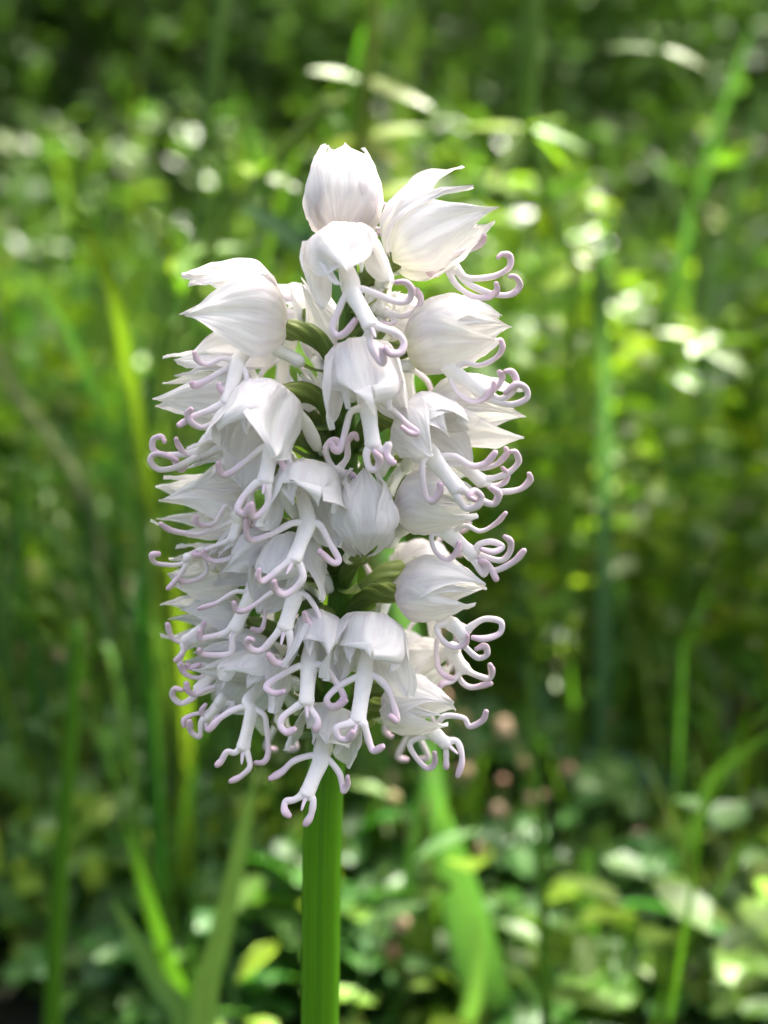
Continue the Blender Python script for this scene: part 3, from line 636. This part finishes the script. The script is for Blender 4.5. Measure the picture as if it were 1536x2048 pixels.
# ---------- repeats: clover, sprigs, tufts, seed heads
def clover_leaf_mesh(nm, cols, n=3):
    q = MB()
    for k in range(n):
        a = 2*math.pi*k/n+R.uniform(-.12, .12); d = Vector((math.cos(a), math.sin(a), .12)).normalized()
        col = R.choice(cols); s = Vector((-math.sin(a), math.cos(a), 0)); rows = []; cc = []
        for i in range(6):
            t = i/5; wv = .0062*(math.sin(math.pi*(.06+.80*t)))
            c = d*(.0125*t)+Vector((0, 0, -.003*t*t))
            nt_ = -.0016 if i == 5 else 0
            rows.append([c-s*wv+Vector((0, 0, .0012)), c-s*wv*.5, c+d*nt_, c+s*wv*.5, c+s*wv+Vector((0, 0, .0012))])
            cc.append([col, col, mixc(col, (.2, .3, .12), .35), col, col])
        q.grid(rows, cc)
    return q.mesh(nm, M_LEAF)
def make_clover(h):
    t = thing('clover', (0, 0, 0), 'low clover with three-part leaves covering the soil', 'clover', 'clover covering the soil')
    for k in range(R.randint(5, 7)):
        a = R.uniform(0, 6.28); rr_ = R.uniform(.006, .04); hh = h*R.uniform(.5, 1.1)
        e = Vector((math.cos(a)*rr_, math.sin(a)*rr_, hh))
        q = MB(); Q = crom([Vector((0, 0, 0)), Vector((e.x*.35, e.y*.35, hh*.6)), e], 4)
        q.tube(Q, [.0009]*len(Q), [(0.08, .16, .04)]*len(Q), k=5); q.build('stalk', M_GRASS, t)
        l = link('leaf', R.choice(CLV), t, e); l.rotation_euler = (R.uniform(-.5, .5), R.uniform(-.5, .5), R.uniform(0, 6)); s = R.uniform(.8, 1.35); l.scale = (s, s, s)
    return t
CLV = [clover_leaf_mesh('clover_leaf', [(0.036, .115, .014), (.05, .14, .018), (.03, .10, .02)]) for _ in range(5)]
def make_sprig(h, cols):
    t = thing('bedstraw', (0, 0, 0), 'fine-leaved bedstraw sprig standing among the grass', 'herb', 'bedstraw sprigs among the grass')
    t['label'] = ('tall' if h > .17 else 'short')+' fine-leaved bedstraw sprig standing among the grass'
    bx, by = R.uniform(-.03, .03), R.uniform(-.03, .03)
    Q = crom([Vector((0, 0, 0)), Vector((bx*.3, by*.3, h*.5)), Vector((bx, by, h))], 6)
    q = MB(); q.tube(Q, [.0013-.0007*i/len(Q) for i in range(len(Q))], [cols[0]]*len(Q), k=5); q.build('stalk', M_GRASS, t)
    for i in range(4, len(Q), 1):
        q = MB(); nl = R.randint(4, 6); a0 = R.uniform(0, 6)
        for k in range(nl):
            a = a0+k*6.283/nl; d = Vector((math.cos(a), math.sin(a), R.uniform(-.2, 1.1))).normalized()
            add_leaf(q, Vector((0, 0, 0)), d, Vector((0, 0, .8))+rdir(-.5, 1), R.uniform(.013, .026), R.uniform(.007, .012), gcol(cols), seg=3)
        l = q.build('leaf_whorl', M_LEAF, t); l.location = Q[i]
    return t
def make_tuft(h, nb, cols):
    t = thing('grass_tuft', (0, 0, 0), 'loose tuft of thin arching grass blades', 'grass', 'grass tufts between the herbs')
    for k in range(nb):
        a = R.uniform(0, 6.28); hh = h*R.uniform(.6, 1.1); sp = R.uniform(.1, .5)*hh
        d = Vector((math.cos(a), math.sin(a), 0)); o = d*R.uniform(0, .008)
        Q = crom([o, o+d*sp*.2+Vector((0, 0, hh*.5)), o+d*sp*.65+Vector((0, 0, hh*.88)), o+d*sp*1.2+Vector((0, 0, hh*R.uniform(.8, 1.)))], 4)
        wv = R.uniform(.002, .0045); wd = [wv*max(.08, min(1, (1-i/(len(Q)-1))*2.2)) for i in range(len(Q))]
        q = MB(); c = gcol(cols); q.grid(blade_rows(Q, wd, Vector((-d.y, d.x, 0))), [[c, c, c]]*len(Q)); q.build('blade', M_GRASS, t)
    return t
def make_seed(h):
    t = thing('seed_head', (0, 0, 0), 'dry tan seed head with round beads on a thin stalk', 'seed head', 'dry tan seed heads over the herbs')
    Q = crom([Vector((0, 0, 0)), Vector((R.uniform(-.01, .01), R.uniform(-.01, .01), h*.6)), Vector((R.uniform(-.02, .02), R.uniform(-.02, .02), h))], 5)
    q = MB(); q.tube(Q, [.0008]*len(Q), [(0.12, 0.16, .05)]*len(Q), k=5); q.build('stalk', M_GRASS, t)
    nb = R.randint(2, 4); t['label'] = 'dry tan seed head of %s round beads on a thin stalk' % ('two', 'three', 'four')[nb-2]
    for k in range(nb):
        q = MB(); r_ = R.uniform(.0018, .0034); c = R.choice([(0.40, 0.24, 0.15), (0.46, .31, .20), (.34, .18, .10), (.40, .31, .14)])
        q.tube([Vector((0, 0, z_*r_)) for z_ in (-1, -.85, -.5, 0, .5, .85, 1)], [r_*x for x in (.2, .55, .88, 1, .86, .5, .15)], [c]*7, k=8)
        o = q.build('bead', M_DRY, t); o.location = Q[-1-k*2]+Vector((R.uniform(-.003, .003), R.uniform(-.003, .003), 0))
    return t
def frame_x(y, lo=-.1, hi=1.1):
    """x range that the camera sees at depth y"""
    half = (768/_f)*math.hypot(y, .25)*1.02
    return R.uniform(-half+2*half*lo, -half+2*half*hi)
def scatter(protos, spots, scr=(.8, 1.25)):
    for i, (x, y) in enumerate(spots):
        if i < len(protos):
            o = protos[i]; o.location = (x, y, ground_z(x, y)-.002); o.rotation_euler.z = R.uniform(0, 6.28)
        else:
            copy_tree(R.choice(protos), (x, y, ground_z(x, y)-.002), R.uniform(0, 6.28), R.uniform(*scr))
sp = []
while len(sp) < 230:
    y = .40+1.8*R.random()**1.25 if R.random() > .35 else R.uniform(.45, .62); x = frame_x(y)
    if noise.noise(Vector((x*6, y*6, 2.2))) < -.16: continue
    if abs(x+.02) < .03 and y < .42: continue
    sp.append((x, y))
scatter([make_clover(R.uniform(.03, .075)) for _ in range(7)], sp)
sp = []
while len(sp) < 250:
    y = .62+1.7*R.random()**1.2; x = frame_x(y)
    half = (768/_f)*y
    if R.random() > (.95 if x > -.05*half else .3): continue
    sp.append((x, y))
scatter([make_sprig(R.uniform(.10, .28), LIME+LIME+GREENS[:2]) for _ in range(10)], sp)
sp = []
while len(sp) < 150:
    y = .46+2.4*R.random()**1.0; x = frame_x(y, -.15, 1.15)
    if x > 0 and (R.random() < .55 or y < .85): continue
    sp.append((x, y))
scatter([make_tuft(R.uniform(.13, .32), R.randint(5, 8), GREENS) for _ in range(8)], sp)
sp = []
while len(sp) < 140:
    u = R.random()
    if u < .68: y = R.uniform(.44, 1.15); half = (768/_f)*y; x = R.uniform(.0, 1.05)*half
    else: y = R.uniform(.6, 1.1); half = (768/_f)*y; x = R.uniform(-1.0, -.2)*half
    sp.append((x, y))
scatter([make_seed(R.uniform(.05, .12)) for _ in range(9)], sp)

# one yellowed leaf caught among the herbs
q = MB(); p0 = at(1130, 1125, .72); add_leaf(q, Vector((0, 0, 0)), Vector((1, -.1, .05)).normalized(), Vector((0, -.7, .7)), .019, .014, (0.62, 0.33, 0.05), seg=6)
o = q.build('yellow_leaf', M_DRY); o.location = p0; tag(o, 'small orange yellow leaf caught among the lime herbs', 'leaf')
# fallen brown leaves
def dry_leaf_mesh():
    q = MB(); c = R.choice([(0.20, .10, .055), (.28, .16, .09), (.15, .075, .04)])
    add_leaf(q, Vector((0, 0, 0)), Vector((1, 0, .1)).normalized(), Vector((0, 0, 1)), R.uniform(.03, .05), R.uniform(.016, .028), c, curve=R.uniform(-.3, .3), seg=6, cup=.4)
    return q.mesh('fallen_leaf', M_DRY)
DL = [dry_leaf_mesh() for _ in range(6)]
for i in range(130):
    y = R.uniform(.42, 1.3); x = frame_x(y)
    o = link('fallen_leaf', R.choice(DL), None, (x, y, ground_z(x, y)+.006)); o.rotation_euler = (R.uniform(-.5, .5), R.uniform(-.5, .3), R.uniform(0, 6))
    tag(o, 'curled brown dead leaf lying on the soil', 'dead leaf', 'dead leaves on the soil')

DARKG = [(0.03, 0.085, 0.014), (.042, .105, .018), (.055, .125, .02)]
# ---------- the mass of undergrowth nobody could count
ug = MB(); N1 = 0
def patch(x, y, s): return noise.noise(Vector((x*s, y*s, 7.3)))
for i in range(15000):
    y = .42+2.6*R.random()**1.7; x = frame_x(y, -.5, 1.5)
    pz = patch(x, y, 5)
    if y < 1.1 and patch(x, y, 9)+.4*pz < -.3: continue
    hmax = (.035+.06*max(0, pz+.35))*(.75+.55*min(1.2, y))
    z = ground_z(x, y)+hmax*R.random()**.6
    src = GREENS if R.random() > .32+.3*pz else LIME
    d = rdir(-.4, .85); add_leaf(ug, Vector((x, y, z)), d, rdir(.0, 1)+Vector((0, -.5, .3)), R.uniform(.009, .022), R.uniform(.005, .012), gcol(src), curve=.25, seg=3)
for i in range(3600):
    y = .5+3.2*R.random()**1.3; x = frame_x(y, -.5, 1.5)
    h = R.uniform(.05, .17)*(.7+.5*min(1.6, y)); a = R.uniform(0, 6.28); d = Vector((math.cos(a), math.sin(a), 0)); b0 = Vector((x, y, ground_z(x, y)-.002)); sp_ = h*R.uniform(.05, .5)
    Q = [b0, b0+d*sp_*.15+Vector((0, 0, h*.4)), b0+d*sp_*.5+Vector((0, 0, h*.78)), b0+d*sp_+Vector((0, 0, h))]
    wv = R.uniform(.002, .005); c = gcol(); ug.grid(blade_rows(Q, [wv, wv*.95, wv*.6, wv*.05], Vector((-d.y, d.x, 0))), [[c, c, c]]*4)
def outside(x, y): return abs(x) > (768/_f)*max(.02, y)*1.35 or y < .44
k = 0
while k < 42000:                                   # the same growth beside and in front of the flower
    x, y = R.uniform(-2.2, 2.2), R.uniform(-.4, 2.7)
    if not outside(x, y) or math.hypot(x, y-Y0) < .035 or patch(x, y, 9) < -.3: continue
    k += 1; near = math.hypot(x, y) < .35
    if k % 4:
        z = ground_z(x, y)+(.05 if near else .11)*R.random()**.7
        add_leaf(ug, Vector((x, y, z)), rdir(-.1, .5), Vector((0, 0, 1)), R.uniform(.012, .028), R.uniform(.007, .016), gcol(GREENS if R.random() < .7 else LIME), curve=.25, seg=3)
    else:
        hh = R.uniform(.04, .08) if near else R.uniform(.06, .24); a = R.uniform(0, 6.28); d = Vector((math.cos(a), math.sin(a), 0)); b0 = Vector((x, y, ground_z(x, y)-.002)); sp_ = hh*R.uniform(.05, .5)
        Q = [b0, b0+d*sp_*.15+Vector((0, 0, hh*.4)), b0+d*sp_*.5+Vector((0, 0, hh*.78)), b0+d*sp_+Vector((0, 0, hh))]
        wv = R.uniform(.002, .005); c = gcol(); ug.grid(blade_rows(Q, [wv, wv*.95, wv*.6, wv*.05], Vector((-d.y, d.x, 0))), [[c, c, c]]*4)
o = ug.build('undergrowth', M_LEAF); tag(o, 'dense low green herbs and grass of the woodland floor', 'undergrowth', kind='stuff')
# taller grass and ferny growth farther off
fg = MB()
for i in range(2600):
    y = 2.2+7*R.random()**1.5; x = frame_x(y, -.6, 1.6)
    h = R.uniform(.15, .55); a = R.uniform(0, 6.28); d = Vector((math.cos(a), math.sin(a), 0)); b0 = Vector((x, y, ground_z(x, y)-.01)); sp_ = h*R.uniform(.05, .6)
    Q = [b0, b0+d*sp_*.15+Vector((0, 0, h*.4)), b0+d*sp_*.5+Vector((0, 0, h*.78)), b0+d*sp_+Vector((0, 0, h*.95))]
    wv = R.uniform(.006, .014); c = gcol(); fg.grid(blade_rows(Q, [wv, wv*.95, wv*.6, wv*.05], Vector((-d.y, d.x, 0))), [[c, c, c]]*4)
for i in range(21000):
    y = 1.8+6*R.random()**1.4; x = frame_x(y, -1.0, 2.0); z = ground_z(x, y)+.45*R.random()**1.2
    add_leaf(fg, Vector((x, y, z)), rdir(-.5, .85), rdir(.0, 1)+Vector((0, -.5, .3)), R.uniform(.02, .05), R.uniform(.012, .028), gcol(), seg=3)
o = fg.build('tall_grass', M_LEAF); tag(o, 'tall shaded grass and leafy growth farther into the wood', 'grass', kind='stuff')

bk = MB()
for i in range(9000):
    y = R.uniform(7.3, 15); x = frame_x(y, -.5, 1.5); z = ground_z(x, y)+.5*R.random()
    add_leaf(bk, Vector((x, y, z)), rdir(-.4, .4), Vector((0, -.6, .8)), R.uniform(.16, .34), R.uniform(.09, .18), gcol(DARKG), seg=3)
o = bk.build('bank_foliage', M_CROWN); tag(o, 'dark leaves clothing the bank at the back of the wood', 'foliage', kind='stuff')

# ---------- bushes and trees
def crown_leaves(mb, c, rx, ry, rz_, n, size, cols, keep=None, clumps=14):
    C = []
    for _ in range(clumps):
        d = rdir(); k = R.random()**.4; C.append(Vector((c.x+d.x*rx*k, c.y+d.y*ry*k, c.z+d.z*rz_*k)))
    for i in range(n):
        q = R.choice(C); d = rdir(); rr_ = R.random()**.5*.42
        p = q+Vector((d.x*rx*rr_, d.y*ry*rr_, d.z*rz_*rr_))
        if keep and not keep(p): continue
        if p.z < .02: continue
        add_leaf(mb, p, rdir(-.6, .5), rdir(.2, 1), size*R.uniform(.7, 1.3), size*R.uniform(.4, .65), gcol(cols), seg=3)
DARKG = [(0.03, 0.085, 0.014), (.042, .105, .018), (.055, .125, .02)]
BUSH = [(-1.5, 3.0, .55, .55), (-.55, 3.6, .6, .6), (.35, 3.3, .55, .5), (1.2, 3.1, .55, .55), (-2.6, 4.3, .9, .9), (-1.0, 5.0, .9, 1.0), (.6, 5.2, .9, 1.0), (2.2, 4.5, .9, .95), (3.2, 5.6, 1.0, 1.1), (-3.4, 2.6, .8, .9), (3.6, 3.0, .8, .9), (-4.6, 4.2, 1.1, 1.2), (5.2, 4.6, 1.1, 1.2), (3.9, 6, 1.3, 1.4), (-4.2, 6.3, 1.3, 1.4), (0, 7.5, 1.5, 1.7), (-2.4, 8, 1.5, 1.8), (2.6, 8, 1.5, 1.8)]
for i, (x, y, rx, rz_) in enumerate(BUSH):
    t = thing('bush', (x, y, ground_z(x, y)), 'dark leafy bush in the shaded thicket', 'bush', 'bushes of the dark thicket')
    m = MB()
    for k in range(5):
        a = R.uniform(0, 6.28); e = Vector((math.cos(a)*rx*.6, math.sin(a)*rx*.6, rz_*R.uniform(.9, 1.5))); Q = crom([Vector((0, 0, -.02)), e*.5+Vector((0, 0, .1)), e], 4)
        m.tube(Q, [.012*(1-.8*j/(len(Q)-1)) for j in range(len(Q))], [(0.10, .075, .055)]*len(Q), k=6)
    m.build('stems', M_BARK, t)
    m = MB(); crown_leaves(m, Vector((0, 0, rz_*.85)), rx, rx, rz_*.9, int(2000+900*rx), .05+.03*rx, DARKG, clumps=22); m.build('crown', M_CROWN, t)
def tree(x, y, h, r0, crown, label, ncl, n, keep=None, size=.09, lean=(0, 0)):
    t = thing('tree', (x, y, ground_z(x, y)-.02), label, 'tree', 'trees of the wood'); m = MB()
    Q = crom([Vector((0, 0, 0)), Vector((lean[0]*.3, lean[1]*.3, h*.35)), Vector((lean[0], lean[1], h))], 8); L_ = len(Q)
    m.tube(Q, [r0*(1.25 if i == 0 else 1)*(1-.75*i/(L_-1)) for i in range(L_)], [(0.11, .085, .075)]*L_, k=14, lobes=5, lobe_amp=.05)
    m.build('trunk', M_BARK, t)
    cx, cy, cz, rx, ry, rz_ = crown
    m = MB()
    for k in range(10):
        a = k*2.4; s0 = Q[int(L_*(.5+.045*k))]; e = Vector((cx+math.cos(a)*rx*.7, cy+math.sin(a)*ry*.7, cz+R.uniform(-.3, .5)*rz_))
        q = crom([s0, s0.lerp(e, .5)+Vector((0, 0, .25)), e], 4); m.tube(q, [r0*.32*(1-.8*j/(len(q)-1)) for j in range(len(q))], [(0.11, .085, .075)]*len(q), k=7)
    m.build('limbs', M_BARK, t)
    m = MB(); base = Vector((x, y, 0))
    crown_leaves(m, Vector((cx, cy, cz)), rx, ry, rz_, n, size, DARKG+GREENS, (lambda p: keep(p+base)) if keep else None, ncl); m.build('crown', M_CROWN, t)
    return t
def canopy(p0, n, zlo, zhi, gx0, gx1, gy0, gy1, size):
    """foliage of the crown over the glade: thick where it shades the orchid, open where the sun reaches the herbs beyond"""
    m = MB(); k = 0
    while k < n:
        gx = R.uniform(gx0, gx1); gy = R.uniform(gy0, gy1)
        if not (gy < .27 and abs(gx) < .5):
            nz = noise.noise(Vector((gx*3.0, gy*2.4, 1.7)))+.6*noise.noise(Vector((gx*8, gy*8, 4.1)))
            lim = -9
            if gy > .88: lim = .2 if gx > -.05*gy else .0
            if gy > 2.4: lim = -.42
            if any((gx-a)**2+(gy-b)**2 < r_*r_ for a, b, r_ in HOLES): lim = 9
            if nz < lim: k += .35; continue
        z = R.uniform(zlo, zhi); p = Vector((gx, gy, .2))+SUN*((z-.2)/SUN.z)
        add_leaf(m, p-p0, rdir(-.6, .4), rdir(.3, 1), size*R.uniform(.7, 1.3), size*R.uniform(.45, .7), gcol(DARKG+GREENS), seg=3); k += 1
    return m
def to_ground(px, py, Y):
    p = at(px, py, Y); k = (p.z-.2)/SUN.z; return p.x-SUN.x*k, p.y-SUN.y*k
HOLES = [(*to_ground(x, y, Y), r_) for x, y, Y, r_ in ((1080, 230, .56, .085), (720, 200, .56, .08), (500, 380, .52, .08), (1170, 540, .60, .07), (1430, 580, .68, .06), (580, 290, .52, .06), (440, 470, .52, .07), (1062, 90, .56, .07), (745, 60, .56, .06))]  # gaps shaped into the unseen crown so sunlight falls on chosen herbs
def tree(x, y, h, r0, crown, label, ncl, n, size=.09, lean=(0, 0), cols=None, can=None):
    t = thing('tree', (x, y, ground_z(x, y)-.02), label, 'tree', None); m = MB()
    Q = crom([Vector((0, 0, 0)), Vector((lean[0]*.3, lean[1]*.3, h*.35)), Vector((lean[0], lean[1], h))], 8); L_ = len(Q)
    m.tube(Q, [r0*(1.25 if i == 0 else 1)*(1-.75*i/(L_-1)) for i in range(L_)], [(0.11, .085, .075)]*L_, k=14, lobes=5, lobe_amp=.05)
    m.build('trunk', M_BARK, t)
    cx, cy_, cz, rx, ry, rz_ = crown
    m = MB()
    for k in range(10):
        a = k*2.4; s0 = Q[int(L_*(.5+.045*k))]; e = Vector((cx+math.cos(a)*rx*.7, cy_+math.sin(a)*ry*.7, cz+R.uniform(-.3, .5)*rz_))
        q = crom([s0, s0.lerp(e, .5)+Vector((0, 0, .15)), e], 4); m.tube(q, [r0*.3*(1-.8*j/(len(q)-1)) for j in range(len(q))], [(0.11, .085, .075)]*len(q), k=7)
    m.build('limbs', M_BARK, t)
    if can: m = canopy(Vector((x, y, 0)), *can)
    else:
        m = MB(); crown_leaves(m, Vector((cx, cy_, cz)), rx, ry, rz_, n, size, cols or DARKG+GREENS, None, ncl)
    m.build('crown', M_CROWN, t)
    return t
tree(-.96, 4.5, 3.8, .05, (1.4, -.9, 2.9, 2.2, 2.0, .4), 'slender dark tree trunk at the edge of the thicket, its crown shading the orchid', 0, 0, lean=(.15, -.1), can=(27000, 2.5, 3.5, -2.6, 3.0, -.25, 4.2, .10))
tree(5.8, 7.2, 6.5, .13, (0, 0, 4.4, 2.6, 2.0, 2.2), 'grey barked tree standing among the bushes', 40, 7000, .13)
tree(-3.2, 6.8, 7, .15, (0, 0, 4.6, 2.8, 2.2, 2.4), 'stout tree deep in the wood behind the slender trunk', 36, 7000, .13)
tree(.4, 9.8, 8, .16, (0, 0, 3.6, 4.4, 2.2, 3.3), 'tall tree far back in the middle of the wood', 50, 9000, .17)
tree(-5.5, 10.5, 8, .16, (0, 0, 3.6, 3.6, 2.2, 3.3), 'tall tree far back beyond the stout tree', 50, 7000, .17)
tree(6.0, 10.5, 8, .16, (0, 0, 3.6, 3.6, 2.2, 3.3), 'tall tree far back beyond the grey barked tree', 50, 7000, .17)
